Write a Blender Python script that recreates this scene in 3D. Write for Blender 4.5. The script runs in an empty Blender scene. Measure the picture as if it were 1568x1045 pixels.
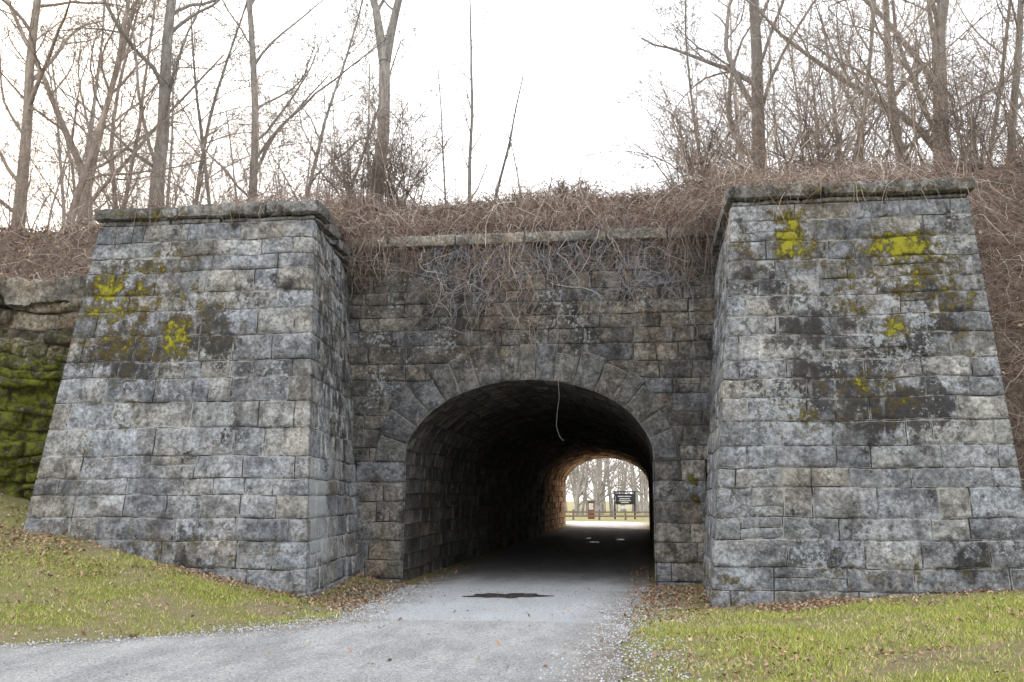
import bpy, math, numpy as np
from mathutils import Vector
R = np.random.RandomState(7)
sc = bpy.context.scene

# ------------------------------------------------------------ helpers
def sm(a, b, x):
    t = np.clip((x - a) / (b - a), 0, 1)
    return t * t * (3 - 2 * t)

def _h(i, j, k):
    n = (i.astype(np.int64) * 73856093) ^ (j.astype(np.int64) * 19349663) ^ (k.astype(np.int64) * 83492791)
    n = (n ^ (n >> 13)) * 1274126177 & 0x7fffffff
    n = (n ^ (n >> 15)) * 668265263 & 0x7fffffff
    return ((n >> 7) & 0xffff) / 65535.0

def vn(p):
    f = np.floor(p); t = p - f; t = t * t * (3 - 2 * t)
    i, j, k = f[..., 0].astype(int), f[..., 1].astype(int), f[..., 2].astype(int)
    r = 0
    for a in (0, 1):
        wa = t[..., 0] if a else 1 - t[..., 0]
        for b in (0, 1):
            wb = t[..., 1] if b else 1 - t[..., 1]
            for c in (0, 1):
                wc = t[..., 2] if c else 1 - t[..., 2]
                r = r + wa * wb * wc * _h(i + a, j + b, k + c)
    return r * 2 - 1

def fbm(p, o=3):
    s = 0; a = 1.0
    for q in range(o):
        s = s + a * vn(p * (2.03 ** q) + 17.3 * q); a *= .5
    return s / 1.75

def mesh_np(name, V, F, mat, attrs={}, smooth=True, parent=None):
    V = np.asarray(V, dtype=np.float32).reshape(-1, 3); F = np.asarray(F, dtype=np.int32)
    k = F.shape[1]
    me = bpy.data.meshes.new(name)
    me.vertices.add(len(V)); me.vertices.foreach_set('co', V.ravel())
    me.loops.add(F.size); me.loops.foreach_set('vertex_index', F.ravel())
    me.polygons.add(len(F)); me.polygons.foreach_set('loop_start', np.arange(len(F), dtype=np.int32) * k)
    me.update(calc_edges=True)
    me.polygons.foreach_set('use_smooth', np.full(len(F), smooth, dtype=bool))
    for n, A in attrs.items():
        A = np.asarray(A, dtype=np.float32)
        if A.ndim == 1: A = np.repeat(A[:, None], 3, 1)
        c = me.color_attributes.new(n, 'FLOAT_COLOR', 'POINT')
        c.data.foreach_set('color', np.concatenate([A, np.ones((len(A), 1), np.float32)], 1).ravel())
    me.validate()
    ob = bpy.data.objects.new(name, me); sc.collection.objects.link(ob)
    me.materials.append(mat)
    if parent: ob.parent = parent
    return ob

def empty(name):
    e = bpy.data.objects.new(name, None); sc.collection.objects.link(e); return e

# ------------------------------------------------------------ node helper
class M:
    def __init__(s, name):
        s.m = bpy.data.materials.new(name); s.m.use_nodes = True
        s.t = s.m.node_tree; s.b = s.t.nodes['Principled BSDF']
        s.b.inputs['Roughness'].default_value = .9
        s.b.inputs['Specular IOR Level'].default_value = .25
        s.co = s.t.nodes.new('ShaderNodeTexCoord').outputs['Object']
    def put(s, sock, v):
        if isinstance(v, bpy.types.NodeSocket): s.t.links.new(v, sock)
        else:
            if isinstance(v, tuple) and len(v) == 3 and sock.type == 'RGBA': v = v + (1,)
            sock.default_value = v
    def noise(s, scale, detail=5, rough=.55, stretch=None, off=0):
        n = s.t.nodes.new('ShaderNodeTexNoise'); n.inputs['Scale'].default_value = scale
        n.inputs['Detail'].default_value = detail; n.inputs['Roughness'].default_value = rough
        mp = s.t.nodes.new('ShaderNodeMapping'); mp.inputs['Location'].default_value = (off, off * 1.7, off * .6)
        if stretch: mp.inputs['Scale'].default_value = stretch
        s.t.links.new(s.co, mp.inputs['Vector']); s.t.links.new(mp.outputs[0], n.inputs['Vector'])
        return n.outputs['Fac']
    def rng(s, v, a, b, c=0., d=1.):
        n = s.t.nodes.new('ShaderNodeMapRange'); n.interpolation_type = 'SMOOTHSTEP'
        s.put(n.inputs[0], v)
        for i, q in enumerate((a, b, c, d)): n.inputs[i + 1].default_value = q
        return n.outputs[0]
    def math(s, op, a, b=0.):
        n = s.t.nodes.new('ShaderNodeMath'); n.operation = op; s.put(n.inputs[0], a); s.put(n.inputs[1], b); return n.outputs[0]
    def mix(s, f, a, b, mode='MIX'):
        n = s.t.nodes.new('ShaderNodeMix'); n.data_type = 'RGBA'; n.blend_type = mode
        s.put(n.inputs[0], f); s.put(n.inputs[6], a); s.put(n.inputs[7], b); return n.outputs[2]
    def attr(s, name):
        n = s.t.nodes.new('ShaderNodeAttribute'); n.attribute_name = name; return n.outputs['Color']
    def sep(s, c):
        n = s.t.nodes.new('ShaderNodeSeparateColor'); s.put(n.inputs[0], c); return n.outputs
    def gray(s, f):
        g = s.t.nodes.new('ShaderNodeCombineColor')
        for i in range(3): s.put(g.inputs[i], f)
        return g.outputs[0]
    def bump(s, h, strength=.5, dist=.02):
        n = s.t.nodes.new('ShaderNodeBump'); n.inputs['Strength'].default_value = strength
        n.inputs['Distance'].default_value = dist; s.put(n.inputs['Height'], h)
        s.t.links.new(n.outputs[0], s.b.inputs['Normal'])
    def col(s, c): s.put(s.b.inputs['Base Color'], c)

def stone_mat(name, dark=.62, lich=.62, mortar=(.40, .385, .355), brown=.5, mosscol=((.075, .055, .018), (.20, .19, .025)), mjoint=1., mcov=.42, rust=.45, mgain=0.):
    m = M(name)
    base = m.attr('Col'); W = m.sep(m.attr('W')); L = m.sep(m.attr('L'))
    c = m.mix(1., base, m.gray(m.rng(m.noise(17, 8, .68), .3, .72, .48, 1.48)), 'MULTIPLY')
    c = m.mix(1., c, m.gray(m.rng(m.noise(3.4, 6, .65, off=41), .36, .64, .60, 1.35)), 'MULTIPLY')
    c = m.mix(1., c, m.gray(m.rng(m.noise(.75, 4, .6, off=71), .36, .64, .76, 1.25)), 'MULTIPLY')
    c = m.mix(m.rng(m.noise(1.1, 5, .6, off=4), .44, .64, 0, brown), c, m.mix(1., c, (1.08, .90, .70), 'MULTIPLY'))
    c = m.mix(m.rng(m.noise(2.1, 8, .72, off=84), .57, .69, 0, rust), c, (.20, .155, .11))
    d = m.math('ADD', m.noise(2.6, 10, .74, stretch=(1, 1, .8)), m.math('MULTIPLY', W[2], .26))
    c = m.mix(m.rng(d, dark, dark + .10, 0, .86), c, (.028, .024, .022))
    d2 = m.math('ADD', m.noise(7.5, 9, .75, off=51), m.math('MULTIPLY', W[2], .16))
    c = m.mix(m.rng(d2, dark, dark + .08, 0, .7), c, (.045, .041, .039))
    st = m.noise(3.2, 5, .6, stretch=(1, 1, .12), off=6)
    c = m.mix(m.rng(st, .54, .70, 0, .5), c, (.055, .051, .048))
    st2 = m.noise(4.5, 4, .6, stretch=(1, 1, .14), off=26)
    c = m.mix(m.rng(st2, .60, .72, 0, .5), c, (.42, .42, .42))
    ms = m.rng(m.math('ADD', W[0], m.math('MULTIPLY', m.math('SUBTRACT', m.noise(17, 6, .75, off=61), .5), 1.9)), .45, .68)
    mo = m.math('MULTIPLY', ms, m.rng(m.noise(1.7, 6, .72, off=9), mcov, mcov + .14, .08, .9 * mjoint))
    c = m.mix(mo, c, mortar)
    jo = m.math('MULTIPLY', m.rng(W[0], .76, .97), m.rng(m.noise(2.2, 4, .7, off=2), .44, .56, 0, .9))
    c = m.mix(jo, c, (.030, .028, .026))
    l = m.math('ADD', m.noise(15, 7, .72, off=12), m.math('MULTIPLY', m.math('SUBTRACT', m.noise(1.5, 4, off=14), .5), .6))
    l = m.math('ADD', l, m.math('MULTIPLY', L[0], .35))
    c = m.mix(m.rng(l, lich, lich + .06, 0, .72), c, (.44, .465, .475))
    mm = m.math('ADD', m.math('ADD', W[1], mgain), m.math('MULTIPLY', m.math('SUBTRACT', m.noise(5.5, 10, .76, off=20), .5), 2.7))
    c = m.mix(m.rng(m.math('ADD', mm, .22), .42, .72, 0, .8), c, mosscol[0])
    mc = m.mix(m.rng(m.math('ADD', m.noise(6, 7, .75, off=30), m.math('MULTIPLY', W[1], .16)), .48, .62), *mosscol)
    mf = m.rng(mm, .46, .62, 0, .95)
    c = m.mix(mf, c, mc)
    m.col(c)
    h = m.math('ADD', m.noise(22, 10, .76), m.math('MULTIPLY', mf, .35))
    m.bump(h, 1., .055)
    return m.m

mat_pier = stone_mat('weathered_ashlar', .575, .60, mortar=(.46, .45, .43), brown=.35, mosscol=((.11, .08, .028), (.34, .32, .025)), mcov=.44, rust=.28)
mat_wall = stone_mat('sooty_ashlar', .565, .635, (.21, .20, .18), .6, mcov=.46, rust=.35)
mat_ring = stone_mat('voussoir_stone', .58, .65, (.26, .25, .225), .5, mcov=.38)
mat_tun = stone_mat('tunnel_lining_stone', .58, .70, (.12, .11, .10), .8)
mat_moss = stone_mat('mossy_rubble', .62, .72, (.02, .02, .018), .9, mosscol=((.06, .052, .016), (.15, .17, .02)), mjoint=.3, mgain=.1)

# ------------------------------------------------------------ masonry builder
class Acc:
    def __init__(s): s.V = []; s.F = []; s.C = []; s.W = []; s.L = []; s.n = 0
    def grid(s, P, C, W, L, keep=None):
        a, b = P.shape[:2]
        idx = np.arange(a * b).reshape(a, b) + s.n
        F = np.stack([idx[:-1, :-1], idx[:-1, 1:], idx[1:, 1:], idx[1:, :-1]], -1).reshape(-1, 4)
        if keep is not None:
            ctr = (P[:-1, :-1] + P[1:, 1:]) / 2; F = F[keep(ctr).ravel()]
        s.V.append(P.reshape(-1, 3)); s.F.append(F); s.C.append(np.broadcast_to(C, (a, b, 3)).reshape(-1, 3))
        s.W.append(W.reshape(-1, 3)); s.L.append(L.ravel()); s.n += a * b
    def make(s, name, mat, parent=None):
        return mesh_np(name, np.concatenate(s.V), np.concatenate(s.F), mat,
            {'Col': np.concatenate(s.C), 'W': np.concatenate(s.W), 'L': np.concatenate(s.L)}, parent=parent)

def cuts(a, b, res):
    L = b - a
    e = [0, .006, .013, .026]
    if L < .13: e = [0, L * .1, L * .25]
    inner = np.linspace(e[-1], L - e[-1], max(2, int((L - 2 * e[-1]) / res) + 1))
    return a + np.concatenate([e[:-1], inner, L - np.array(e[:-1][::-1])])

def courses(V, lo, hi, rs):
    r = [0.]
    while r[-1] < V:
        r.append(r[-1] + rs.uniform(lo, hi))
    r = np.array(r); return r * (V / r[-1])

def wall(acc, P, U, cs, lens, seed, pal, res=.045, thick=.020, rough=.02, flip=1, c0=None, c1=None,
         wf=None, keep=None, jit=.013, wob=.026, var=.14, mw=.034):
    rs = np.random.RandomState(seed); V = cs[-1]
    for i in range(len(cs) - 1):
        v0, v1 = cs[i], cs[i + 1]
        us = [0.]
        first = rs.uniform(*lens) * rs.choice([.5, 1.])
        us.append(first)
        while us[-1] < U: us.append(us[-1] + rs.uniform(*lens) * rs.choice([.6, 1., 1.35]))
        us = [0.] + [u for u in us[1:] if u < U - lens[0] * .45] + [U]
        for j in range(len(us) - 1):
            u0, u1 = us[j], us[j + 1]
            vs = [v0, v1]
            if v1 - v0 > .3 and 0 < j < len(us) - 2 and rs.rand() < .09: vs = [v0, v0 + (v1 - v0) * rs.uniform(.35, .65), v1]
            for (va, vb) in zip(vs[:-1], vs[1:]):
                su, sv = cuts(u0, u1, res), cuts(va, vb, res)
                UU, VV = np.meshgrid(su, sv)
                q = np.stack([UU * 1.3, VV * 1.3, np.full_like(UU, seed * 3.1)], -1)
                fade = sm(0, .2, UU) * sm(0, .2, U - UU) * sm(0, .2, VV) * sm(0, .2, V - VV)
                Uw = UU + (vn(q) + .35 * vn(q * 5)) * wob * fade; Vw = VV + (vn(q + 40) + .3 * vn(q * 5 + 40)) * wob * fade
                p0 = P(Uw, Vw); e = 1e-3
                n = np.cross(P(Uw + e, Vw) - P(Uw - e, Vw), P(Uw, Vw + e) - P(Uw, Vw - e))
                n = flip * n / np.linalg.norm(n, axis=-1, keepdims=True)
                e0, e1 = UU - u0, u1 - UU; ev = np.minimum(VV - va, vb - VV)
                cm = np.ones_like(UU)
                if c0 is not None and j == 0: e0 = np.full_like(e0, 9.); cm = cm * sm(0, .07, UU)
                if c1 is not None and j == len(us) - 2: e1 = np.full_like(e1, 9.); cm = cm * sm(0, .07, U - UU)
                ee = np.minimum(np.minimum(e0, e1), ev)
                bo = rs.uniform(-jit, jit); tilt = rs.uniform(-.03, .03, 2)
                rk = fbm(p0 * 7 + rs.uniform(0, 90), 3) * rough * sm(.0, .05, ee)
                rk = rk + sm(0, .09, ee) * rough * .25
                off = sm(0.003, .02, ee) * (thick + cm * (bo + rk + tilt[0] * (UU - u0) + tilt[1] * (VV - va)))
                p = p0 + n * off[..., None]
                if c0 is not None and j == 0: p[:, 0] += np.array(c0) * off[:, :1]
                if c1 is not None and j == len(us) - 2: p[:, -1] += np.array(c1) * off[:, -1:]
                C = np.array(pal[rs.randint(len(pal))]) * rs.uniform(1 - var, 1 + var)
                Wm = np.zeros(UU.shape + (3,)); Wm[..., 0] = 1 - sm(.003, mw, ee)
                Lm = np.zeros(UU.shape)
                if wf: Wm[..., 1], Wm[..., 2], Lm = wf(p0)
                acc.grid(p, C, Wm, Lm, keep)

def gs(p, spots):
    r = np.zeros(p.shape[:-1])
    for x, z, sx, sz, a in spots:
        r = np.maximum(r, a * np.exp(-((p[..., 0] - x) / sx) ** 2 - ((p[..., 2] - z) / sz) ** 2))
    return r

def quadP(bl, br, tl, tr, U, V):
    bl, br, tl, tr = map(np.array, (bl, br, tl, tr))
    def P(u, v):
        a = (u / U)[..., None]; b = (v / V)[..., None]
        return (bl * (1 - a) + br * a) * (1 - b) + (tl * (1 - a) + tr * a) * b
    return P

def rough_box(acc, lo, hi, C, amp=.012, res=.08, wf=None, dmp=0.):
    lo = np.array(lo, float); hi = np.array(hi, float); c = (lo + hi) / 2
    for ax in range(3):
        for s in (0, 1):
            a, b = (ax + 1) % 3, (ax + 2) % 3
            ga = np.linspace(lo[a], hi[a], max(2, int((hi[a] - lo[a]) / res) + 2))
            gb = np.linspace(lo[b], hi[b], max(2, int((hi[b] - lo[b]) / res) + 2))
            A, B = np.meshgrid(ga, gb)
            p = np.zeros(A.shape + (3,)); p[..., a] = A; p[..., b] = B; p[..., ax] = (hi if s else lo)[ax]
            if not s: p = p[::-1]
            rel = np.minimum(p - lo, hi - p); near = np.sort(rel, -1)
            ch = .018 * (1 - sm(0, .05, near[..., 1]))
            p = p - ch[..., None] * np.sign(p - c)
            q = p * 5
            d = np.stack([fbm(q, 2), fbm(q + 31, 2), fbm(q + 57, 2)], -1) * amp * 1.6
            p = p + d
            W = np.zeros(A.shape + (3,)); W[..., 2] = dmp; L = np.zeros(A.shape)
            if wf: W[..., 1], W[..., 2], L = wf(p)
            acc.grid(p, np.array(C), W, L)

PALP = [(.262, .278, .302), (.238, .25, .275), (.28, .29, .305), (.285, .283, .275), (.222, .232, .252), (.25, .258, .272), (.268, .26, .242), (.325, .332, .338)]
PALW = [(.158, .15, .143), (.125, .119, .113), (.182, .168, .148), (.15, .154, .164), (.135, .127, .118), (.195, .18, .157)]
PALV = [(.145, .148, .155), (.16, .158, .153), (.12, .122, .128), (.178, .172, .16), (.135, .13, .124)]

# ------------------------------------------------------------ abutment piers
name_side = {'stone_abutment': 'L', 'stone_wing_pier': 'R'}
def pier(name, xlb, xrb, xlt, xrt, yb, yt, back_l, back_r, wf, seed):
    par = empty(name); acc = Acc(); z0, z1 = -.35, 6.17; H = z1 - z0
    cs = courses(H, .26, .46, np.random.RandomState(seed))
    FL, FR, TL, TR = (xlb, yb, z0), (xrb, yb, z0), (xlt, yt, z1), (xrt, yt, z1)
    U = (xrb - xlb + xrt - xlt) / 2
    nR = np.array([1, .1, 0.05]); nL = np.array([-1, .1, .05]); nF = np.array([0, -1, .12])
    wall(acc, quadP(FL, FR, TL, TR, U, H), U, cs, (.38, .95), seed + 1, PALP, c0=nL, c1=nR, wf=wf, rough=.034, res=.036)
    Us = back_r[2] - yb
    wall(acc, quadP(FR, (back_r[0], back_r[2], z0), TR, (back_r[1], back_r[2], z1), Us, H), Us, cs, (.4, .95), seed + 2, PALP, c0=nF, wf=wf, rough=.018)
    Us = back_l[2] - yb
    wall(acc, quadP((back_l[0], back_l[2], z0), FL, (back_l[1], back_l[2], z1), TL, Us, H), Us, cs, (.4, .95), seed + 3, PALP, c1=nF, wf=wf, rough=.018, res=.07)
    acc.make('ashlar_blocks', mat_pier, par)
    cp = Acc(); rs = np.random.RandomState(seed + 9)
    def wfc(p):
        m_, d_, l_ = wf(p); return m_ * .9 + .05, d_ * .4 + .1, l_
    for (a, b, ov, zz0, zz1) in ((.9, 1.5, .03, z1 - .005, z1 + .09), (1.0, 1.9, .12, z1 + .095, z1 + .31)):
        x = xlt - ov
        while x < xrt + ov - .05:
            w = rs.uniform(a, b); x1 = x + w
            if x1 > xrt + ov - .5: x1 = xrt + ov
            dz = rs.uniform(-.018, .012)
            k = rs.uniform(.65, 1.0)
            rough_box(cp, (x + .005, yt - ov + rs.uniform(-.03, .03), zz0), (x1 - .005, yt + .75, zz1 + dz), np.array([.25, .247, .24]) * k, wf=wfc, amp=.02)
            x = x1
        for sx in (xlt, xrt):
            y = yt + .75
            yend = back_r[2] if sx == xrt else back_l[2]
            while y < yend - .1:
                y1 = min(yend, y + rs.uniform(.9, 1.4))
                xa, xb_ = (sx - .5, sx + ov) if sx == xrt else (sx - ov, sx + .5)
                sh = 0
                if sx == xrt and name_side[name] == 'L':
                    sh = (back_r[1] - xrt) * ((y + y1) / 2 - yt) / (back_r[2] - yt)
                rough_box(cp, (xa + sh, y + .004, zz0), (xb_ + sh, y1 - .004, zz1), np.array([.25, .245, .235]) * rs.uniform(.5, .85), wf=wfc, res=.14)
                y = y1
    cp.make('coping_stones', mat_pier, par)
    return par

def wfL(p):
    moss = gs(p, [(-8.6, 4.85, 1.1, .8, .46), (-8.85, 5.0, .5, .5, .64), (-7.6, 4.2, .4, .5, .62), (-7.9, 5.4, .7, .4, .38), (-8.4, 4.1, 1., .5, .42), (-7.2, 4.7, .8, .6, .34),
                  (-9.0, 2.3, .4, .7, .25), (-7.4, .9, 2.5, .35, .24), (-5.3, .5, .5, .4, .15), (-8, 6.3, 2., .12, .3), (-8.2, 3.1, .6, .5, .25)])
    dark = gs(p, [(-8.3, 3.9, 1., .6, .75), (-7.1, 4.3, .8, .6, .7), (-8.6, 5.2, .8, .5, .45), (-6.2, 4.8, .8, .4, .3), (-7.5, .7, 1.8, .4, .3), (-7, 6.3, 3, .25, .4)])
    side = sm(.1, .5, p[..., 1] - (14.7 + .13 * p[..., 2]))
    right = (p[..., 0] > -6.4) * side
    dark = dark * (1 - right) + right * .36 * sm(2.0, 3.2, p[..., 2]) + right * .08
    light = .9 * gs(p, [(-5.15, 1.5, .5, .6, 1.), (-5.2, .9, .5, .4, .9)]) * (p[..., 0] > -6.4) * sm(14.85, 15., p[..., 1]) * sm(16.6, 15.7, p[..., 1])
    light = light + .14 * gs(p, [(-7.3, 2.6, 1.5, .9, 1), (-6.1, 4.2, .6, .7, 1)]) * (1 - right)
    return moss * (1 - right * .6), dark, light
def wfR(p):
    moss = gs(p, [(2.35, 5.6, .38, .55, .68), (3.95, 5.4, .65, .32, .78), (3.7, 4.1, .3, .25, .6), (1.6, 5.4, .4, .3, .38), (4.1, 5.0, .9, .7, .42), (3.2, 4.9, .6, .7, .36),
                  (1.2, .3, .4, .3, .38), (3.5, .5, 2., .3, .26), (2.2, 5.9, .35, .6, .42), (3.2, 6.35, 2., .15, .32), (.95, 1.8, .08, .6, .35), (4.6, 4.6, .5, 1., .35), (3.3, 3.2, .7, .4, .34), (2.2, 2.9, .5, .4, .34)])
    dark = gs(p, [(2.5, 3.2, .95, .5, .88), (3.6, 2.9, 1., .45, .88), (2.6, 4.2, .9, .6, .6), (4.4, 4.6, .7, 1., .55), (1.8, 5., .7, .9, .45), (3.5, 3.8, 1.5, .5, .48), (4.7, .8, .8, .6, .35), (3, 6.3, 3, .25, .4), (2.8, 1., 1., .6, .22)])
    light = gs(p, [(1.8, 2.9, .4, .5, .3), (2.4, 1.1, 1.4, .6, .16), (3.6, 4.4, .8, .4, .25), (1.9, 4.9, .3, .6, .2)])
    return moss, dark, light
pier('stone_abutment', -9.83, -5.02, -9.13, -5.38, 14.56, 15.45, (-9.9, -9.25, 18.6), (-5.5, -6.05, 19.6), wfL, 11)
pier('stone_wing_pier', .88, 5.38, 1.47, 5.0, 14.82, 15.62, (1.0, 1.48, 19.6), (5.45, 5.1, 19.0), wfR, 51)

# ------------------------------------------------------------ arch headwall
CX, A, B, ZS = -2.24, 2.40, 1.57, 2.3
Y0, BT = 19.0, .06
head = empty('stone_arch_headwall')
def wfW(p):
    dark = .08 + gs(p, [(-2.2, 5.0, 3.2, 1.0, .26)])
    light = gs(p, [(-1.7, 5.3, .6, .6, .26), (-5.0, 4.2, .5, .8, .28), (-4.6, 6.0, .7, .3, .3), (-2., 6.2, 1., .25, .3), (.9, 4.5, .3, 1.5, .28), (-.3, 5.5, .8, .5, .18)])
    moss = gs(p, [(.9, 1.9, .15, .5, .5), (-5.4, .4, .3, .3, .25), (.8, .5, .3, .3, .25)])
    return moss, dark, light
acc = Acc(); rs = np.random.RandomState(5)
V1 = 6.62 - ZS
def PW(u, v):
    z = ZS + v; xl = -5.62 - .09 * z; xr = 1.12 + .075 * z
    x = xl + (xr - xl) * (u / 7.2)
    return np.stack([x, Y0 + BT * z + 0 * x, z + 0 * x], -1)
kp = lambda c: ((c[..., 0] - CX) / (A + .3)) ** 2 + ((c[..., 2] - ZS) / (B + .3)) ** 2 > 1
wall(acc, PW, 7.2, courses(V1, .25, .40, rs), (.36, .9), 71, PALW, wf=wfW, keep=kp, rough=.016)
csj = courses(ZS + .35, .36, .5, rs)
for xa, xb, sd in ((-5.62, -4.64, 73), (.16, 1.12, 75)):
    def PJ(u, v, xa=xa, xb=xb):
        z = -.35 + v; x = xa + (xb - xa) * u / (xb - xa)
        return np.stack([x, Y0 + BT * z + 0 * x - .02, z + 0 * x], -1)
    wall(acc, PJ, xb - xa, csj, (.45, .9), sd, [tuple(np.array(c) * 1.3) for c in PALW], wf=wfW, rough=.02,
         c1=np.array([1, 0, 0]) if sd == 73 else None, c0=np.array([-1, 0, 0]) if sd == 75 else None)
acc.make('headwall_masonry', mat_wall, head)
th = np.linspace(math.pi, 0, 2001)
ex, ez = CX + A * np.cos(th), ZS + B * np.sin(th)
sl = np.concatenate([[0], np.cumsum(np.hypot(np.diff(ex), np.diff(ez)))])
NV = 17
acc = Acc()
bs = np.linspace(0, sl[-1], NV + 1); bs[1:-1] += rs.uniform(-.06, .06, NV - 1)
def wfV(p):
    m_, d_, l_ = wfW(p); return m_, d_ * .5, l_ * .5
for i in range(NV):
    Lr = bs[i + 1] - bs[i]; tk = rs.uniform(.46, .74)
    if i == NV // 2: tk = .72
    def PV(u, v, s0=bs[i]):
        t = np.interp(s0 + u, sl, th)
        nx, nz = np.cos(t) / A, np.sin(t) / B; nn = np.hypot(nx, nz); nx, nz = nx / nn, nz / nn
        x = CX + A * np.cos(t) + nx * v; z = ZS + B * np.sin(t) + nz * v
        return np.stack([x, Y0 + BT * z - .055, z], -1)
    wall(acc, PV, Lr, np.array([0, tk]), (5, 6), 200 + i, PALV, wf=wfV, rough=.022, wob=0, mw=.038, thick=.03, var=.2)
acc.make('voussoirs', mat_ring, head)
cp = Acc(); x = -6.1
while x < 1.5:
    x1 = min(1.55, x + rs.uniform(.9, 1.7))
    rough_box(cp, (x + .004, 19.16 + rs.uniform(-.02, .02), 6.62), (x1 - .004, 20., 6.86), np.array([.28, .265, .235]) * rs.uniform(.8, 1.1))
    x = x1
cp.make('parapet_coping', mat_wall, head)

# ------------------------------------------------------------ tunnel lining
YE = 58.5
s1 = ZS + .35; prof_s = np.concatenate([[0], s1 + sl, [2 * s1 + sl[-1]]])
prof_x = np.concatenate([[CX - A], ex, [CX + A]]); prof_z = np.concatenate([[-.35], ez, [-.35]])
def PT(u, v):
    x = np.interp(v, prof_s, prof_x); z = np.interp(v, prof_s, prof_z)
    ys = Y0 + BT * z - .055
    return np.stack([x, ys + u * (YE - ys) / 39.5, z], -1)
acc = Acc(); rs = np.random.RandomState(9)
PALT = [(.14, .135, .13), (.10, .098, .095), (.17, .155, .14), (.12, .11, .10)]
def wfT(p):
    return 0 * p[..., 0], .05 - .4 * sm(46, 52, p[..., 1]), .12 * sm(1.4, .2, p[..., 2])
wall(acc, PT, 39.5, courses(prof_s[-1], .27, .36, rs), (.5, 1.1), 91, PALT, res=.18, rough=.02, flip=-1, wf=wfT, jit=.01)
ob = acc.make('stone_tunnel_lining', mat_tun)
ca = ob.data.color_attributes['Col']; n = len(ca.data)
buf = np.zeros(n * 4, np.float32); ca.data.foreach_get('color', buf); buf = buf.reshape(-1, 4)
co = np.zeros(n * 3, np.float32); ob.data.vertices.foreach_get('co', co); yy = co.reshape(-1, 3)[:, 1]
w = sm(44, 50, yy)[:, None]; buf[:, :3] = buf[:, :3] * (1 - w) + w * (buf[:, :3] * .5 + .07) * np.array([4.6, 3.3, 2.0])  # warm glow of the lit far end painted into the stone colour
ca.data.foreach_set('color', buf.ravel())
acc = Acc()
t = np.linspace(math.pi, 0, 41); inner = [(CX - A, -.3)] + [(CX + A * math.cos(a), ZS + B * math.sin(a)) for a in t] + [(CX + A, -.3)]
outer = [(-9.5, -.3)] + [(-9.5 + 14.5 * k / 40, 6.4) for k in range(41)] + [(5., -.3)]
P = np.array([[(x, YE, z) for x, z in inner], [(x, YE + .02, z) for x, z in outer]])
acc.grid(P, np.array([.3, .27, .22]), np.zeros((2, 43, 3)), np.zeros((2, 43)))
acc.make('far_portal_wall', mat_tun)

# ------------------------------------------------------------ mossy rubble wing wall on the left
acc = Acc(); rs = np.random.RandomState(21)
def wfM(p):
    return .50 * sm(5.0, 3.6, p[..., 2]) + .05, .2 + 0 * p[..., 0], 0 * p[..., 0]
def PM(u, v):
    z = 1.2 + v; x = -22 + u
    q = np.stack([x * .5, 0 * x, z * .8], -1)
    return np.stack([x, 17.0 + .12 * z + .35 * vn(q), z + .18 * np.sin(x * 1.3) + .1 * vn(q * 2.2 + 7)], -1)
wall(acc, PM, 12.6, courses(4.4, .13, .38, rs), (.3, 1.4), 95, [(.20, .175, .135), (.13, .115, .09), (.27, .24, .19), (.15, .15, .115)], res=.05, rough=.15, thick=.06, jit=.15, wob=.11, wf=wfM, var=.35)
for i in range(14):
    x = -21 + i * .88 + rs.uniform(-.2, .2)
    rough_box(acc, (x, 17.35 + rs.uniform(-.3, .2), 5.3), (x + rs.uniform(.4, 1.1), 18.2, 5.62 + rs.uniform(-.1, .3)), (.25, .23, .2), amp=.1)
acc.make('mossy_stone_retaining_wall', mat_moss)

# ------------------------------------------------------------ terrain
LE = np.array([(-4.35, 60), (-4.35, 17), (-4.1, 13.3), (-5.3, 11.55), (-7, 10.4), (-10, 9.2), (-16, 7.6), (-60, 3)], float)
def xl_of(y): return np.interp(y, LE[::-1, 1], LE[::-1, 0])
def xr_of(y): return np.interp(y, [-6, -3, 0, 5, 9, 15, 19, 60], [-60, -20, -6, -1.2, -.28, -.2, .05, .05])
def dpoly(x, y):
    d = np.full(np.broadcast(x, y).shape, 1e9)
    for a, b in zip(LE[:-1], LE[1:]):
        ab = b - a; t = np.clip(((x - a[0]) * ab[0] + (y - a[1]) * ab[1]) / (ab @ ab), 0, 1)
        d = np.minimum(d, np.hypot(x - a[0] - t * ab[0], y - a[1] - t * ab[1]))
    return d
def gh(x, y):
    x = np.asarray(x, float); y = np.asarray(y, float)
    d = dpoly(x, y); near = 1 - sm(19, 20.5, y)
    l = (x < xl_of(y)) * np.minimum(3., .245 * np.sqrt(np.maximum(0, d - .15) ** 2 + .16) - .098) * near
    r = (x > xr_of(y)) * np.minimum(1.3, .07 * np.maximum(0, x - xr_of(y) - .3)) * near * sm(-4, 4, y)
    q = np.stack([x, y, 0 * x], -1)
    off = ((x < xl_of(y)) * sm(.1, .6, d) + (x > xr_of(y)) * sm(.1, .6, x - xr_of(y)))
    return np.maximum(0, l) + r + off * .04 * fbm(q * 1.1, 3) * (y < 20)
def lin(*seg):
    r = []
    for a, b, s in seg: r.append(np.arange(a, b, s))
    return np.concatenate(r)
gx = lin((-400, -60, 20), (-60, -24, 3), (-24, 12, .16), (12, 60, 3), (60, 401, 20))
gy = lin((-60, -4, 4), (-4, 21, .16), (21, 60, 3), (60, 120, 4), (120, 500, 20))
X, Y = np.meshgrid(gx, gy); Z = gh(X, Y)
Z = Z - .01 * ((X > xl_of(Y)) & (X < xr_of(Y)))
m = M('turf_ground')
c = m.mix(m.rng(m.noise(1.3, 6, .7), .42, .62), (.20, .205, .055), (.25, .20, .12))
c = m.mix(m.rng(m.noise(9, 6, .7, off=3), .45, .7, 0, .6), c, (.13, .095, .055))
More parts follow.
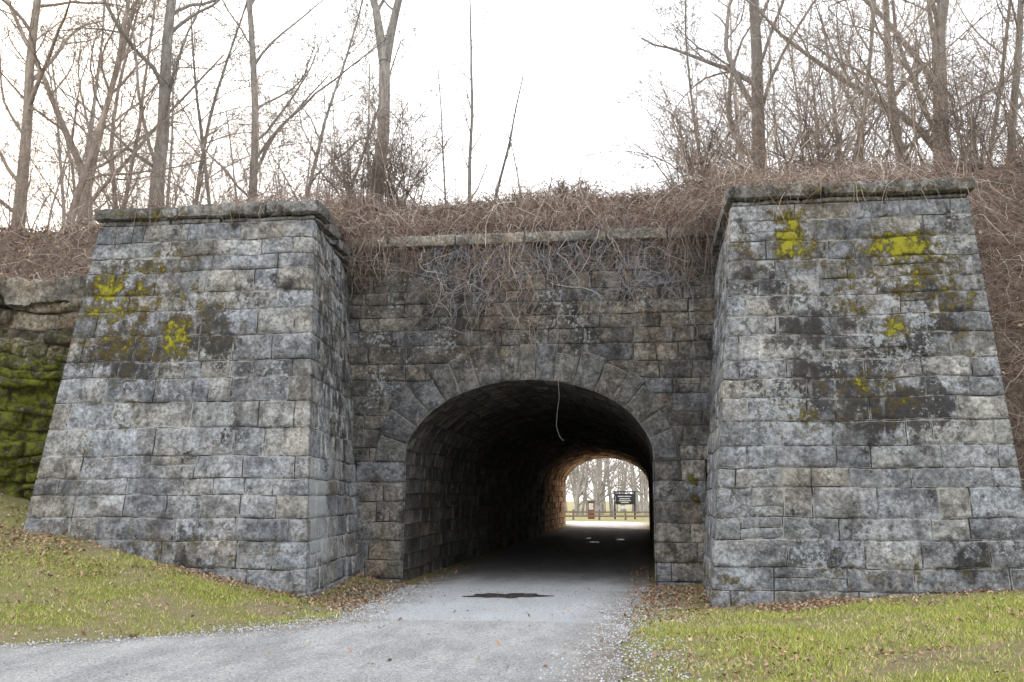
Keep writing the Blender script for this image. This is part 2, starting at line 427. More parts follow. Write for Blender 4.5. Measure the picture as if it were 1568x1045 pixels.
c = m.mix(m.rng(m.noise(60, 4, .7, off=5), .4, .7, 0, .5), c, (.32, .29, .16))
m.col(c); m.bump(m.noise(30, 8, .75), .9, .05)
idx = np.arange(X.size).reshape(X.shape)
F = np.stack([idx[:-1, :-1], idx[:-1, 1:], idx[1:, 1:], idx[1:, :-1]], -1).reshape(-1, 4)
mesh_np('ground', np.stack([X, Y, Z], -1), F, m.m)

# road sheet
m = M('worn_gravelly_road')
f = m.noise(1.5, 9, .72, stretch=(1, .35, 1))
c = m.mix(m.rng(f, .36, .64), (.35, .355, .365), (.56, .56, .56))
c = m.mix(1., c, m.gray(m.rng(m.noise(26, 5, .8, off=33), .34, .66, .58, 1.38)), 'MULTIPLY')
c = m.mix(m.rng(m.noise(46, 3, .8, off=3), .53, .66, 0, .75), c, (.76, .76, .75))
c = m.mix(m.rng(m.noise(56, 3, .8, off=7), .53, .65, 0, .85), c, (.10, .10, .10))
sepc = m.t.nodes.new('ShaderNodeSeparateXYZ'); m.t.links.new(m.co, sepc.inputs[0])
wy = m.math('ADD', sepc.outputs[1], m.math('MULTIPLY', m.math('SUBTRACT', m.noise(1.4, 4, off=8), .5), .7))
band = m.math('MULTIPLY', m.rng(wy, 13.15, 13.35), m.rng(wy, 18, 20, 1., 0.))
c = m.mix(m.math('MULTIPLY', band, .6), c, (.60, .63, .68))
dk = m.math('MULTIPLY', m.rng(wy, 18, 23), m.rng(wy, 47, 56, 1., 0.))  # darker road inside tunnel; early fade paints the sunlit floor at far end
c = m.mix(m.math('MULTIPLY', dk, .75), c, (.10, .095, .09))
ed = m.attr('L')
c = m.mix(m.math('MULTIPLY', m.sep(ed)[0], m.rng(m.noise(3.5, 8, .78, off=11), .36, .56)), c, (.23, .19, .145))
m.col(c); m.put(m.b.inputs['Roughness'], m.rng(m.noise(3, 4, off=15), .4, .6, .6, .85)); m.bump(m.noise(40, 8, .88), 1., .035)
ry = lin((-6, 22, .15), (22, 60, .6), (60, 72, .5))
rows = []; Lr = []
ru = np.linspace(0, 1, 60)
for y in ry:
    xa, xb = float(xl_of(y)), float(xr_of(y))
    if y > 60: xa = float(np.interp(y, [60, 64, 67, 69, 72], [-4.35, -6, -12, -30, -60])); xb = float(np.interp(y, [60, 64, 67, 69.5, 72], [.05, .3, 0, -2, -20]))
    if xb < xa + .3: xb = xa + .3
    wob = .09 * math.sin(y * 2.1) + .06 * math.sin(y * 5.3 + 1)
    if 19 < y < 58.6: wob = 0
    xs = xa + wob + (xb + wob * .7 - xa - wob) * ru
    rows.append(np.stack([xs, np.full(60, y), np.full(60, .006)], -1))
    dd = np.minimum(xs - xs[0], xs[-1] - xs); Lr.append(1 - sm(0, .9, dd))
Pr = np.array(rows); idx = np.arange(Pr.shape[0] * 60).reshape(-1, 60)
F = np.stack([idx[:-1, :-1], idx[:-1, 1:], idx[1:, 1:], idx[1:, :-1]], -1).reshape(-1, 4)
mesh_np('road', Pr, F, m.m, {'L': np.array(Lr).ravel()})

m = M('puddle_water'); m.col((.07, .062, .055)); m.put(m.b.inputs['Roughness'], .25); m.b.inputs['Specular IOR Level'].default_value = .5
def puddle(cx, cy, a, b, sd):
    t = np.linspace(0, 2 * math.pi, 60, endpoint=False)
    r = 1 + .22 * np.sin(2 * t + sd) + .15 * np.sin(5 * t + 2 * sd) + .1 * np.sin(9 * t + sd) + .05 * np.sin(17 * t)
    me = bpy.data.meshes.new('puddle'); me.from_pydata([(cx + a * r[i] * math.cos(t[i]), cy + b * r[i] * math.sin(t[i]), .011) for i in range(60)], [], [list(range(60))])
    me.materials.append(m.m); o = bpy.data.objects.new('puddle', me); sc.collection.objects.link(o)
puddle(-2.3, 16.7, .55, .46, 1.)
for q in ((-1.9, 37, .16, .35, 2.), (-1.0, 39.5, .14, .4, 3.), (-2.3, 40.5, .1, .3, 5.)): puddle(*q)

# ------------------------------------------------------------ embankment
def y0z0(x):
    x = np.asarray(x, float)
    y0 = np.select([x < -9.3, x < -5.9, x < 1.45, x < 5.1], [17.7, 15.9, 19.5, 16.0], 15.6)
    z0 = np.select([x < -9.3, x < -5.9, x < 1.45, x < 5.1], [5.5, 6.38, 6.8, 6.38], .25)
    return y0, z0
def ez_(x, y):
    y0, z0 = y0z0(x)
    yr = np.where(np.asarray(x) > 5.1, 20.6, 21.6)
    zr = 8.15 + .02 * np.clip(x, -10, 20)
    t = np.clip((y - y0) / (yr - y0), 0, 1)
    t = np.where(np.asarray(x) > 5.1, t ** .75, .5 * t + .5 * sm(0, 1, t))
    q = np.stack([np.asarray(x) * .9, np.asarray(y) * .9, 0 * np.asarray(x)], -1)
    z = z0 + (zr - z0) * t + .12 * fbm(q, 3) * sm(0, .15, t)
    back = sm(55, 58.6, y); return z * (1 - back) + back * np.where((x > -9) & (x < 4.7), 6.2, -.3)
ex_ = np.concatenate([np.arange(-200, -30, 8), np.arange(-30, -9.4, .3), [-9.301, -9.299], np.arange(-9.1, -6, .25), [-5.901, -5.899], np.arange(-5.7, 1.4, .25),
                      [1.449, 1.451], np.arange(1.6, 5, .25), [5.099, 5.101], np.arange(5.3, 25, .3), np.arange(25, 200, 8)])
rows = []
for x in ex_:
    y0, z0 = y0z0(x); y0 = float(y0)
    ys = np.concatenate([np.linspace(y0, 22, 26), np.arange(23, 55, 2.), np.linspace(55, 59.2, 6)])
    rows.append(np.stack([np.full(len(ys), x), ys, ez_(np.full(len(ys), x), ys)], -1))
Pm = np.array(rows); nb = Pm.shape[1]; idx = np.arange(Pm.shape[0] * nb).reshape(-1, nb)
F = np.stack([idx[:-1, :-1], idx[1:, :-1], idx[1:, 1:], idx[:-1, 1:]], -1).reshape(-1, 4)
m = M('leaf_litter_bank')
c = m.mix(m.rng(m.noise(7, 8, .75), .4, .62), (.145, .10, .075), (.27, .215, .17))
c = m.mix(m.rng(m.noise(28, 6, .7, off=5), .45, .66, 0, .8), c, (.06, .045, .036))
m.col(c); m.bump(m.noise(22, 8, .8), 1., .09)
mesh_np('embankment', Pm, F, m.m)

# ------------------------------------------------------------ tubes
def tubes(name, groups, mat, parent=None, smooth=True):
    Vs, Fs, Cs = [], [], []; n0 = 0
    for (n, s), lst in groups.items():
        P = np.array([l[0] for l in lst]); Rr = np.array([l[1] for l in lst]); C = np.array([l[2] for l in lst])
        Bn = len(P); T = np.gradient(P, axis=1); T /= np.linalg.norm(T, axis=-1, keepdims=True) + 1e-9
        ref = np.broadcast_to(np.array([.31, .93, .17]), T.shape)
        u = np.cross(T, ref); u /= np.linalg.norm(u, axis=-1, keepdims=True) + 1e-9; v = np.cross(T, u)
        a = np.linspace(0, 2 * math.pi, s, endpoint=False)
        ring = P[:, :, None] + Rr[:, :, None, None] * (np.cos(a)[:, None] * u[:, :, None] + np.sin(a)[:, None] * v[:, :, None])
        idx = np.arange(Bn * n * s).reshape(Bn, n, s) + n0
        nx = np.roll(idx, -1, axis=2)
        Fs.append(np.stack([idx[:, :-1], nx[:, :-1], nx[:, 1:], idx[:, 1:]], -1).reshape(-1, 4))
        Vs.append(ring.reshape(-1, 3)); Cs.append(np.repeat(C, n * s, axis=0)); n0 += Bn * n * s
    return mesh_np(name, np.concatenate(Vs), np.concatenate(Fs), mat, {'Col': np.concatenate(Cs)}, smooth, parent)

def addp(G, P, r, s, c):
    G.setdefault((len(P), s), []).append((np.array(P), np.array(r), c))

def grow(G, p, d, L, r, lv, mx, rs, cfg, col):
    n = cfg['n'][lv]; s = cfg['s'][lv]; st = L / (n - 1)
    pts = [p]; ds = [d]; wb = cfg['w'][lv]; bend = rs.normal(0, wb * .5, 3)
    if lv == 0: bend = rs.normal(0, wb * .22, 3)
    for i in range(n - 1):
        d = d + rs.normal(0, wb, 3) + bend + np.array([0, 0, cfg['up'][lv]]); d = d / np.linalg.norm(d)
        pts.append(pts[-1] + d * st); ds.append(d)
    end = cfg['end'][lv]; tt = np.linspace(0, 1, n); rr = r * (1 - (1 - end) * tt)
    if lv == 0: rr = rr * (1 + .5 * np.exp(-tt * 14))
    addp(G, pts, rr, s, col * rs.uniform(.85, 1.15))
    if lv >= mx: return
    k = cfg['k'][lv]; k = max(1, int(rs.uniform(.8, 1.25) * k))
    for i in range(k):
        t = cfg['t0'][lv] + (1 - cfg['t0'][lv]) * (i + rs.uniform(0, 1)) / k
        f = t * (n - 1); a = min(int(f), n - 2); q = pts[a] + (pts[a + 1] - pts[a]) * (f - a)
        dd = ds[a + 1]; w = rs.normal(0, 1, 3); w -= dd * (w @ dd); w /= np.linalg.norm(w)
        ang = math.radians(rs.uniform(*cfg['a'][lv]))
        nd = dd * math.cos(ang) + w * math.sin(ang)
        cl = L * rs.uniform(*cfg['l'][lv]) * (1.15 - .6 * t); cr = (r * (1 - (1 - end) * t)) * rs.uniform(.32, .55)
        grow(G, q, nd, cl, max(cr, cfg.get('rmin', .0065)), lv + 1, mx, rs, cfg, col)

CFG = dict(n=[12, 9, 7, 5, 3], s=[8, 6, 4, 3, 3], w=[.045, .13, .17, .2, .2], up=[.025, .08, .05, .03, .0], end=[.3, .25, .25, .3, .5],
           k=[15, 7, 6, 4], t0=[.12, .2, .15, .15], a=[(28, 62), (25, 60), (25, 65), (25, 70)], l=[(.25, .48), (.35, .6), (.35, .65), (.35, .6)])
mb = M('tree_bark')
c = mb.mix(1., mb.attr('Col'), mb.mix(mb.rng(mb.noise(9, 7, .7, stretch=(1, 1, .25)), .3, .7), (.55, .55, .55), (1.3, 1.3, 1.3)), 'MULTIPLY')
mb.col(c); mb.bump(mb.noise(25, 6, .7, stretch=(1, 1, .2)), .7, .02)
BK = np.array([.265, .245, .23])

def tree(name, x, y, r, H, lean=(0, 0), seed=0, fork=None, col=BK, cfg=CFG, z=None, lv=4):
    rs = np.random.RandomState(seed); G = {}
    if z is None: z = float(ez_(x, y)) - .15
    d = np.array([lean[0], lean[1], 1.]); d /= np.linalg.norm(d)
    if fork:
        hf, sp = fork; n = 6; pts = [np.array([x, y, z]) + d * hf * i / 5 + (rs.normal(0, .04, 3) if 0 < i < 5 else 0) for i in range(n)]
        addp(G, pts, r * np.linspace(1.25, .95, n), 8, col)
        for sgn in (-1, 1):
            grow(G, pts[-1] - d * .05, (d + np.array([sp * sgn, .05 * sgn, 0])) / np.linalg.norm(d + np.array([sp * sgn, 0, 0])), H - hf, r * .72, 0, lv, rs, cfg, col)
    else:
        grow(G, np.array([x, y, z]), d, H, r, 0, lv, rs, cfg, col)
    return tubes(name, G, mb.m)

T = [
    (-.692, 25, .18, 13, (.03, 0), None), (-.641, 24.5, .11, 11, (.22, 0), None), (-.600, 27, .14, 13, (-.1, 0), (3.2, .22)),
    (-.532, 25.5, .21, 15, (.03, 0), None), (-.490, 28, .08, 10, (.06, 0), None), (-.4226, 26, .13, 13, (0, 0), None),
    (-.3708, 25, .06, 9, (.06, 0), None), (-.280, 25, .16, 14, (.03, 0), (5.6, .2)),
    (.1249, 26, .20, 15, (0, 0), None), (.2015, 25, .07, 10, (.06, 0), None), (.268, 27, .14, 13, (-.06, 0), None), (.2955, 26, .22, 15, (.02, 0), None),
    (.36, 24, .10, 11, (.06, 0), None), (.0729, 26, .05, 8, (-.04, 0), None), (-.56, 30, .10, 12, (-.15, 0), None), (.33, 29, .08, 12, (.1, 0), None),
    (-.66, 28, .09, 10, (.35, 0), None), (-.45, 27, .07, 9, (-.3, 0), None), (-.34, 27, .06, 8, (.25, 0), None), (-.585, 25, .07, 9, (.3, .1), None)]
for i, (k, D, r, H, ln, fk) in enumerate(T):
    tree('bare_tree', k * D, D, r, H, ln, 100 + i * 3, fk, BK * (np.array([1.2, 1.08, .96]) if k < -.55 else np.array([1., 1, .98])))  # leftmost trunks tinted warm: sun glow put into the bark colour
CS = dict(CFG); CS.update(k=[9, 4, 3, 2], l=[(.12, .26), (.3, .5), (.35, .6), (.3, .5)], a=[(20, 40), (20, 50), (25, 60), (25, 60)], w=[.03, .1, .15, .2, .2])
for i, (k, D, r, H, ln) in enumerate([(-.1774, 24, .055, 7.5, (0, 0)), (-.164, 24.3, .05, 4.6, (.30, 0)), (-.1253, 24, .035, 3., (.1, 0)), (-.2, 24.6, .035, 5, (-.02, 0))]):
    tree('sapling_tree', k * D, D, r, H, ln, 300 + i, None, BK * .8, CS, lv=3)

G = {}; rs = np.random.RandomState(77)
CB = dict(CFG); CB.update(k=[12, 6, 5, 3], n=[8, 6, 5, 3, 3], s=[5, 4, 3, 3, 3], rmin=.009)
for i in range(50):
    D = rs.uniform(31, 52)
    k = rs.uniform(-.80, -.25) if i % 2 else rs.uniform(.07, .5)
    grow(G, np.array([k * D, D, 8.0]), np.array([rs.normal(0, .12), rs.normal(0, .05), 1.]), rs.uniform(8, 14), rs.uniform(.05, .12), 0, 3, rs, CB, BK * rs.uniform(1.3, 1.8))
tubes('background_woodland', G, mb.m)
G = {}
CD = dict(CB); CD['rmin'] = .02; CD['t0'] = [.1, .2, .15, .15]
for i in range(40):
    D = rs.uniform(88, 130); k = rs.uniform(-.10, .03)
    grow(G, np.array([k * D, D, -.1]), np.array([rs.normal(0, .1), 0, 1.]), rs.uniform(6, 12), rs.uniform(.1, .24), 0, 3, rs, CD, BK * 1.4)
tubes('distant_trees', G, mb.m)

# ------------------------------------------------------------ thickets along the ridge
CT = dict(n=[9, 6, 4, 3, 3], s=[4, 3, 3, 3, 3], w=[.13, .2, .2, .2, .2], up=[-.01, .0, .0, .0, 0], end=[.3, .3, .4, .5, .5],
          k=[9, 5, 3], t0=[.15, .1, .1], a=[(20, 60), (25, 70), (25, 75)], l=[(.25, .5), (.3, .6), (.35, .6)], rmin=.005)
G = {}; rs = np.random.RandomState(31)
def stem(G, k, D, H, r, lv=3, col=None):
    x = k * D; z = float(ez_(x, D)) - .05
    d = np.array([rs.normal(0, .3), rs.normal(0, .15), 1.]); d /= np.linalg.norm(d)
    c = (np.array([.33, .27, .225]) if col is None else col) * rs.uniform(.7, 1.4)
    grow(G, np.array([x, D, z]), d, H, r, 0, lv, rs, CT, c)
for i in range(330):
    if i % 5 < 2: k = rs.uniform(-.78, -.23); H = rs.uniform(1.2, 4.4)
    else: k = .04 + .38 * rs.uniform(0, 1); H = rs.uniform(1.4, 3.5 + 3.8 * sm(.05, .2, k))
    stem(G, k, rs.uniform(20.8, 26), H, rs.uniform(.011, .024))
for i in range(50):
    stem(G, rs.uniform(-.27, .05), rs.uniform(20.8, 23), rs.uniform(.4, .9), rs.uniform(.008, .014), 2)
tubes('ridge_thicket', G, mb.m)
def shrub(k, D, n, H, seed):
    global rs
    rs = np.random.RandomState(seed); G = {}
    for i in range(n): stem(G, k + rs.normal(0, .010), D + rs.normal(0, .2), H * rs.uniform(.5, 1.1), .018, 3, np.array([.2, .16, .135]))
    tubes('bare_shrub', G, mb.m)
shrub(-.262, 21.8, 24, 3.3, 1); shrub(-.30, 21.5, 12, 2.6, 2); shrub(-.085, 21.6, 9, 1.3, 3); shrub(.06, 22, 12, 3.0, 4); shrub(.17, 21.5, 12, 3., 5); shrub(.33, 20.5, 12, 3.2, 6)

# ------------------------------------------------------------ brambles
rs = np.random.RandomState(41)
mv = M('bramble_stems'); mv.col(mv.attr('Col'))
PB = np.array([(.34, .27, .22), (.25, .16, .13), (.54, .47, .40), (.13, .092, .075), (.29, .225, .185), (.18, .125, .10)])
def arcs(G, x, y, z, dirx, diry, L, h, droop, r, n=9, ch=.05):
    N = len(x); t = np.linspace(0, 1, n)[None]
    px = x[:, None] + dirx[:, None] * L[:, None] * t; py = y[:, None] + diry[:, None] * L[:, None] * t
    pz = z[:, None] + h[:, None] * 4 * t * (1 - t) - droop[:, None] * t ** 2
    P = np.stack([px, py, pz], -1); P[:, 1:] += np.cumsum(rs.normal(0, ch, (N, n - 1, 3)), 1)
    Rr = r[:, None] * (1 - .6 * t)
    for i in range(N): G.setdefault((n, 3), []).append((P[i], Rr[i], PB[rs.randint(6)] * rs.uniform(.7, 1.25)))
G = {}
def scatter(N, xa, xb, ya, yb, L, h, dr, rr=(.003, .008), dy=-.2):
    x = rs.uniform(xa, xb, N); y = ya + (yb - ya) * rs.uniform(0, 1, N)
    z = ez_(x, y); a = rs.uniform(0, 2 * math.pi, N)
    dx, dyy = np.cos(a), np.sin(a) * .7 + dy
    L_ = rs.uniform(*L, N)
    ze = ez_(x + dx * L_, np.maximum(y + dyy * L_, 15)); drop = np.clip(z - ze, -.6, .45) + rs.uniform(*dr, N)
    clump = .6 + .8 * np.clip(vn(np.stack([x * .8, y * .8, 0 * x], -1)) + .4, 0, 1.3)
    arcs(G, x, y, z, dx, dyy, L_, rs.uniform(*h, N) * clump, drop, rs.uniform(*rr, N))
scatter(3600, -6.2, 1.7, 20.1, 22.2, (.3, 1.1), (.03, .4), (-.1, .12))
scatter(700, -6.2, 1.7, 19.6, 20.3, (.2, .7), (.03, .3), (-.1, .1), dy=0)
scatter(200, -6.2, 1.7, 20, 21.5, (.7, 1.8), (.15, .5), (-.1, .4), (.008, .012))
scatter(1300, -9.3, -5.6, 16.3, 22, (.4, 1.3), (.05, .3), (-.1, .1))
scatter(2400, 1.3, 5.3, 16.2, 21.8, (.4, 1.4), (.05, .42), (-.1, .1))
scatter(4200, 5.1, 13, 15.9, 21.4, (.4, 1.5), (.05, .4), (-.1, .2))
scatter(1800, -22, -9.2, 17.8, 22.2, (.4, 1.5), (.05, .35), (-.1, .2))
def overhang(N, xm, xs_, ylo, yhi, dr):
    x = rs.uniform(xm, xs_, N)
    x = x[rs.rand(N) < np.clip(.35 + 1.1 * vn(np.stack([x * 1.6, 0 * x, 0 * x + 3.3], -1)), .05, 1)]
    N = len(x)
    arcs(G, x, rs.uniform(ylo, yhi, N), rs.uniform(6.85, 7.2, N), rs.normal(0, .8, N), -rs.uniform(.05, .7, N), rs.uniform(.3, 1.1, N), rs.uniform(.0, .35, N), rs.uniform(*dr, N), rs.uniform(.003, .008, N), ch=.06)
overhang(1500, -6.0, 1.55, 19.3, 19.9, (.1, .45)); overhang(750, -6.0, 1.55, 19.3, 19.8, (.5, 1.3))
N = 460; x = np.concatenate([rs.normal(-5.7, .4, N // 2), rs.normal(1.15, .35, N // 2)])
arcs(G, x, rs.uniform(18.8, 19.6, N), rs.uniform(6.6, 7.2, N), rs.normal(0, .7, N), -rs.uniform(.1, .5, N), rs.uniform(.3, 1.2, N), rs.uniform(0, .3, N), rs.uniform(.1, 1.0, N), rs.uniform(.003, .007, N))
for xa, xb, yt, N in ((1.5, 5., 15.7, 560), (-9, -5.4, 15.55, 240)):
    x = rs.uniform(xa, xb, N)
    arcs(G, x, yt + rs.uniform(-.05, .7, N), np.full(N, 6.5), rs.normal(0, .7, N), -rs.uniform(.1, .9, N), rs.uniform(.3, .9, N), rs.uniform(.03, .25, N), rs.uniform(.0, .75, N), rs.uniform(.003, .006, N))
tubes('bramble_thicket', G, mv.m)
G = {}
def vines(N, cx, sx, lmin, lmax, blue=False):
    for i in range(N):
        n = 14; L = rs.uniform(lmin, lmax); x = rs.normal(cx, sx)
        z = np.linspace(6.9, 6.9 - L, n); xx = x + np.cumsum(rs.normal(0, .09, n)) + rs.uniform(-.7, .7) * np.linspace(0, 1, n) ** 2
        yy = 19 + BT * z - .12 - np.abs(np.cumsum(rs.normal(0, .03, n))); zz = z + rs.normal(0, .05, n)
        c = PB[rs.randint(6)] * rs.uniform(.8, 1.3)
        if blue: c = np.array([.30, .30, .33]) * rs.uniform(.6, 1.3)
        P = np.stack([xx, yy, zz], -1); addp(G, P, rs.uniform(.004, .008) * np.linspace(1, .5, n), 3, c)
        for q in range(rs.randint(2, 7)):
            a = rs.randint(3, n); d = rs.normal(0, 1, 3) * [1, .25, 1]; m2 = 5
            Q = P[a] + np.linspace(0, 1, m2)[:, None] * d * rs.uniform(.15, .45) + np.cumsum(rs.normal(0, .03, (m2, 3)), 0) * [[1, .4, 1]]
            Q[:, 1] = np.minimum(Q[:, 1], 19 + BT * Q[:, 2] - .08); addp(G, Q, np.linspace(.0045, .0025, m2), 3, c)
vines(40, -2.9, .6, .9, 2.5); vines(24, -3.6, .5, .8, 2., True); vines(32, -.6, 1., .5, 1.9, True); vines(34, .5, .7, .4, 2.); vines(26, -5.2, .5, .4, 1.4); vines(26, -1.6, .9, .4, 1.5)
tubes('hanging_vines', G, mv.m)
P = [(-1.62, 18.9, 3.84), (-1.6, 18.88, 3.5), (-1.64, 18.87, 3.2), (-1.66, 18.87, 2.95), (-1.6, 18.86, 2.75), (-1.52, 18.86, 2.66)]
G = {}; addp(G, P, [.0035] * 6, 5, np.array([.24, .24, .24])); tubes('hanging_wire', G, mv.m)

# ------------------------------------------------------------ leaves
def quads(P, size, cols, name, mat, flat=.5):
    N = len(P); a = rs.uniform(0, 2 * math.pi, N); u = np.stack([np.cos(a), np.sin(a), rs.normal(0, flat, N)], -1)
    v = np.stack([-np.sin(a), np.cos(a), rs.normal(0, flat, N)], -1) * rs.uniform(.5, .9, (N, 1))
    s = size[:, None]; q = np.stack([P - u * s, P - v * s * .8 + [0, 0, .004], P + u * s, P + v * s * .8 + [0, 0, .006]], 1)
    mesh_np(name, q, np.arange(4 * N).reshape(N, 4), mat, {'Col': np.repeat(cols, 4, axis=0)}, False)
PL = np.array([(.32, .22, .145), (.26, .17, .11), (.42, .32, .22), (.19, .125, .085), (.33, .19, .12)])
ml = M('dry_leaf'); ml.col(ml.attr('Col'))
def valid(x, y):
    return ((x < xl_of(y) - .0) | (x > xr_of(y) + .0))
pts = []
def add(N, xa, xb, ya, yb, f=None):
    x = rs.uniform(xa, xb, N); y = rs.uniform(ya, yb, N); k = valid(x, y)
    k &= rs.rand(N) < np.clip(.5 + vn(np.stack([x * .9, y * .9, 0 * x + 5], -1)), .12, 1)
    if f is not None: k &= f(x, y)
    x, y = x[k], y[k]; pts.append(np.stack([x, y, gh(x, y) + .03], -1))
add(6500, -13, -3.5, 8, 15); add(6000, -.3, 8, 8, 15)
add(5500, -.1, 6, 13.7, 14.9); add(6500, -10.5, -4.4, 12.9, 14.7, lambda x, y: rs.uniform(0, 1, len(x)) < sm(12.6, 14.6, y))
add(2200, -.2, 1., 14, 19); add(2200, -5.5, -4.2, 14.5, 19); add(5000, -16, -9.7, 13.8, 17.4)
Pg = np.concatenate(pts)
x = rs.uniform(-.35, .1, 500) ; y = rs.uniform(13.8, 24, 500); x = np.where(rs.rand(500) < .5, x, -4.3 + rs.uniform(-.3, .3, 500))
Pg = np.concatenate([Pg, np.stack([x, y, np.full(500, .03)], -1)])
x = rs.uniform(-5, 0, 200); y = rs.uniform(8.5, 18, 200); k = ~valid(x, y); x, y = x[k], y[k]
Pg = np.concatenate([Pg, np.stack([x, y, np.full(len(x), .025)], -1)])
quads(Pg, rs.uniform(.012, .036, len(Pg)), PL[rs.randint(5, size=len(Pg))] * rs.uniform(.7, 1.3, (len(Pg), 1)), 'fallen_leaves', ml.m)
N = 16000; x = rs.uniform(-20, 12, N); y0, _ = y0z0(x); y = y0 + (22.5 - y0) * rs.uniform(0, 1, N)
quads(np.stack([x, y, ez_(x, y) + rs.uniform(.01, .15, N)], -1), rs.uniform(.02, .05, N), PL[rs.randint(5, size=N)] * rs.uniform(.6, 1.2, (N, 1)), 'leaf_litter', ml.m, .7)

# ------------------------------------------------------------ grass
def grass(N, xa, xb, ya, yb, seed):
    rs2 = np.random.RandomState(seed)
    x = rs2.uniform(xa, xb, N); y = ya + (yb - ya) * rs2.uniform(0, 1, N) ** 1.1
    q = np.stack([x, y, 0 * x], -1); dens = fbm(q * 1.4 + 9, 3)
    dl = np.where(x < xl_of(y), dpoly(x, y), x - xr_of(y))
    inp = (y > 14.5 + 0 * x) & (x > -9.9) & (x < 5.4)
    k = valid(x, y) & ~inp & (rs2.rand(N) < np.clip(.62 + dens * 1.3, .15, 1)) & (rs2.rand(N) < sm(.05, 1.2, dl + dens * .7)) & (rs2.rand(N) < .1 + .9 * sm(14.9, 13.5, y + .0 * x))
    x, y, dens = x[k], y[k], dens[k]; N = len(x)
    z = gh(x, y); h = rs2.uniform(.02, .065, N) * (1 + .6 * dens); a = rs2.uniform(0, 6.28, N); w = rs2.uniform(.003, .006, N)
    b = np.stack([x, y, z - .005], -1); sd = np.stack([np.cos(a), np.sin(a), 0 * a], -1) * w[:, None]
    tip = b + np.stack([rs2.normal(0, .5, N) * h, rs2.normal(0, .5, N) * h, h], -1)
    V = np.stack([b - sd, b + sd, tip], 1)
    g = np.array([(.26, .30, .055), (.36, .365, .085), (.19, .25, .05), (.52, .46, .22), (.42, .33, .20)])
    pr = np.where(dens[:, None] > -.05, [[.34, .31, .2, .11, .04]], [[.2, .2, .12, .28, .2]]); cum = np.cumsum(pr, 1)
    ci = (rs2.rand(N)[:, None] > cum).sum(1).clip(0, 4)
    C = g[ci] * rs2.uniform(.75, 1.3, (N, 1)) * 1.15
    return V.reshape(-1, 3), np.arange(3 * N).reshape(N, 3), np.repeat(C, 3, axis=0)
mg = M('grass_blades'); mg.col(mg.attr('Col'))
V, F, C = grass(230000, -13.5, -3.6, 7.5, 16.5, 3); mesh_np('grass', V, F, mg.m, {'Col': C}, False)
V, F, C = grass(170000, -.5, 7.5, 7.5, 15.4, 4); mesh_np('grass', V, F, mg.m, {'Col': C}, False)

# gravel on road and its edges
N = 17000; y = rs.uniform(7.5, 18.5, N); sd = rs.rand(N)
x = np.where(sd < .3, xl_of(y) + rs.normal(0, .35, N), np.where(sd < .55, xr_of(y) + rs.normal(.05, .35, N), xl_of(y) + (xr_of(y) - xl_of(y)) * rs.rand(N)))
oc = np.array([(1, 0, 0), (0, 1, 0), (-1, 0, 0), (0, -1, 0), (0, 0, 1), (0, 0, -1)], float); of = np.array([(0, 1, 4), (1, 2, 4), (2, 3, 4), (3, 0, 4), (1, 0, 5), (2, 1, 5), (3, 2, 5), (0, 3, 5)])
s = rs.uniform(.005, .015, (N, 1, 1)) * np.where(sd < .55, 1, .6)[:, None, None]; V = np.stack([x, y, gh(x, y) + .008], -1)[:, None] + oc[None] * s * rs.uniform(.6, 1.3, (N, 6, 1))
F = (of[None] + 6 * np.arange(N)[:, None, None]).reshape(-1, 3)
mgv = M('gravel_stone'); mgv.col(mgv.attr('Col'))
mesh_np('gravel', V, F, mgv.m, {'Col': np.repeat(np.array([.42, .42, .43]) * rs.uniform(.4, 1.4, (N, 1)), 6, axis=0)}, False)

# ------------------------------------------------------------ beyond the tunnel: fence, sign, kiosk
def simple(name, col, rough=.8):
    m = M(name); m.col(m.mix(m.rng(m.noise(12, 5, .7, stretch=(1, 1, .3)), .3, .7), tuple(np.array(col) * .7), tuple(np.array(col) * 1.2))); m.b.inputs['Roughness'].default_value = rough; return m.m
mw_ = simple('weathered_timber', (.25, .19, .14)); mwh = simple('white_paint', (.75, .75, .73)); mdk = simple('sign_board_paint', (.035, .04, .05)); mbr = simple('reddish_brick', (.22, .10, .07))
def box(name, lo, hi, mat, parent, bev=.01):
    import bmesh
    bm = bmesh.new(); bmesh.ops.create_cube(bm, size=1)
    lo, hi = np.array(lo), np.array(hi)
    for v in bm.verts: v.co = Vector((lo + hi) / 2) + Vector([v.co[i] * (hi - lo)[i] for i in range(3)])
    bmesh.ops.bevel(bm, geom=bm.edges[:], offset=bev, segments=2, affect='EDGES')
    me = bpy.data.meshes.new(name); bm.to_mesh(me); bm.free(); me.materials.append(mat)
    o = bpy.data.objects.new(name, me); sc.collection.objects.link(o); o.parent = parent; return o
f = empty('split_rail_fence')
for i in range(9):
    xx = -11 + i * 1.9; box('post_%d' % i, (xx - .07, 73.93, -.05), (xx + .07, 74.07, .75), mw_, f)
    if i < 8:
        for j, zz in enumerate((.22, .52)): box('rail_%d_%d' % (i, j), (xx + .075, 73.97, zz), (xx + 1.825, 74.03, zz + .1), mw_, f)
s_ = empty('park_sign')
for j, xx in enumerate((-2.35, -.85)):
    box('post_%d' % j, (xx - .06, 76.94, -.05), (xx + .06, 77.06, 2.0), mdk, s_)
box('board', (-2.28, 76.97, 1.1), (-.92, 77.03, 1.9), mdk, s_); box('board_top', (-2.5, 76.9, 2.005), (-.7, 77.1, 2.1), mdk, s_)
for j, (zz, a, b) in enumerate(((1.68, -2.1, -1.1), (1.5, -2.0, -1.2), (1.35, -2.05, -1.15), (1.22, -1.9, -1.3))): box('lettering_%d' % j, (a, 76.955, zz), (b, 76.968, zz + .06), mwh, s_, .002)
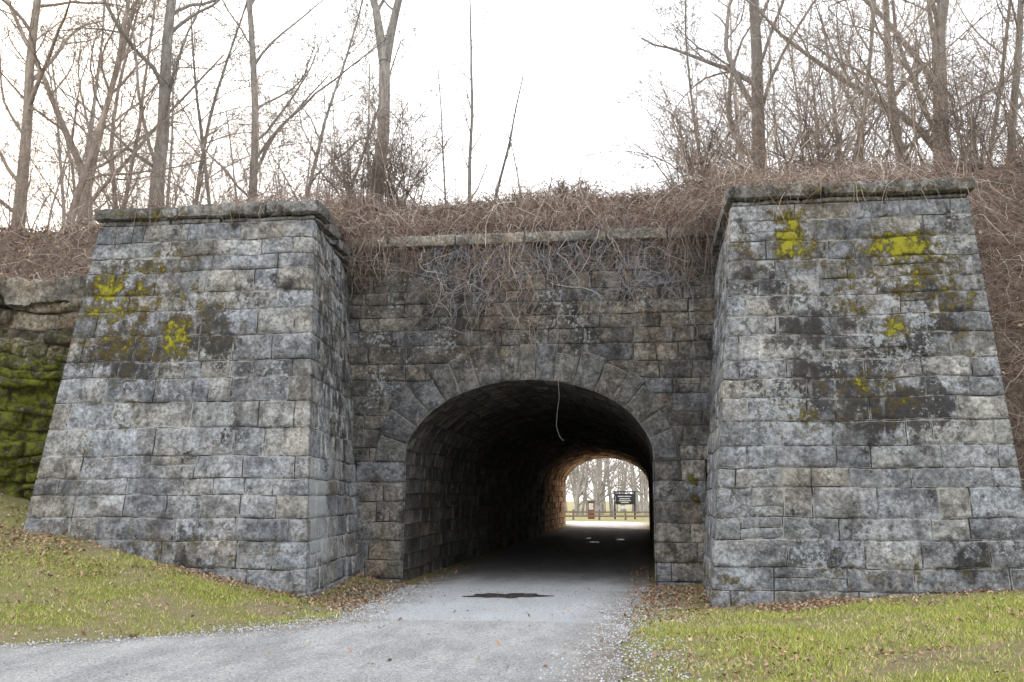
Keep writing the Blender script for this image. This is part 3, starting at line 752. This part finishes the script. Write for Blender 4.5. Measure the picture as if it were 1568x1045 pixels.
box('lower_panel', (-2.0, 76.97, .75), (-1.2, 77.03, 1.0), mwh, s_)
k_ = empty('brick_information_kiosk')
box('pillar', (-4.45, 77.75, -.05), (-3.95, 78.25, 1.3), mbr, k_); box('cap', (-4.6, 77.6, 1.302), (-3.8, 78.4, 1.42), mw_, k_); box('panel', (-4.38, 77.72, .7), (-4.02, 77.745, 1.2), mwh, k_)

# ------------------------------------------------------------ light, sky
EL, AZ = math.radians(24), math.radians(-36)
S = Vector((math.sin(AZ) * math.cos(EL), math.cos(AZ) * math.cos(EL), math.sin(EL)))
sd = bpy.data.lights.new('sun', 'SUN'); sd.energy = 4.2; sd.angle = math.radians(2.5); sd.color = (1, .87, .70)
so = bpy.data.objects.new('sun', sd); so.rotation_euler = (-S).to_track_quat('-Z', 'Y').to_euler(); sc.collection.objects.link(so)
w = bpy.data.worlds.new('World'); sc.world = w; w.use_nodes = True; nt = w.node_tree
bg = nt.nodes['Background']; sky = nt.nodes.new('ShaderNodeTexSky'); sky.sky_type = 'NISHITA'; sky.sun_disc = False
sky.sun_elevation = EL; sky.sun_rotation = AZ; sky.dust_density = 3.; sky.air_density = 1.
mx = nt.nodes.new('ShaderNodeMix'); mx.data_type = 'RGBA'; mx.inputs[0].default_value = .78
nt.links.new(sky.outputs[0], mx.inputs[6]); mx.inputs[7].default_value = (18.3, 18.5, 18.9, 1)   # thin bright cloud veil
nt.links.new(mx.outputs[2], bg.inputs[0]); bg.inputs[1].default_value = .15

# ------------------------------------------------------------ camera
cam = bpy.data.cameras.new('camera'); cam.lens = 35; cam.sensor_width = 36; cam.clip_end = 2000
co_ = bpy.data.objects.new('camera', cam); sc.collection.objects.link(co_); co_.location = (0, 0, 1.6)
co_.rotation_euler = (math.radians(90 + 8.95), 0, math.radians(7.57)); sc.camera = co_
sc.view_settings.view_transform = 'Standard'; sc.view_settings.look = 'None'; sc.view_settings.exposure = 0
print('faces', sum(len(o.data.polygons) for o in bpy.data.objects if o.type == 'MESH'))
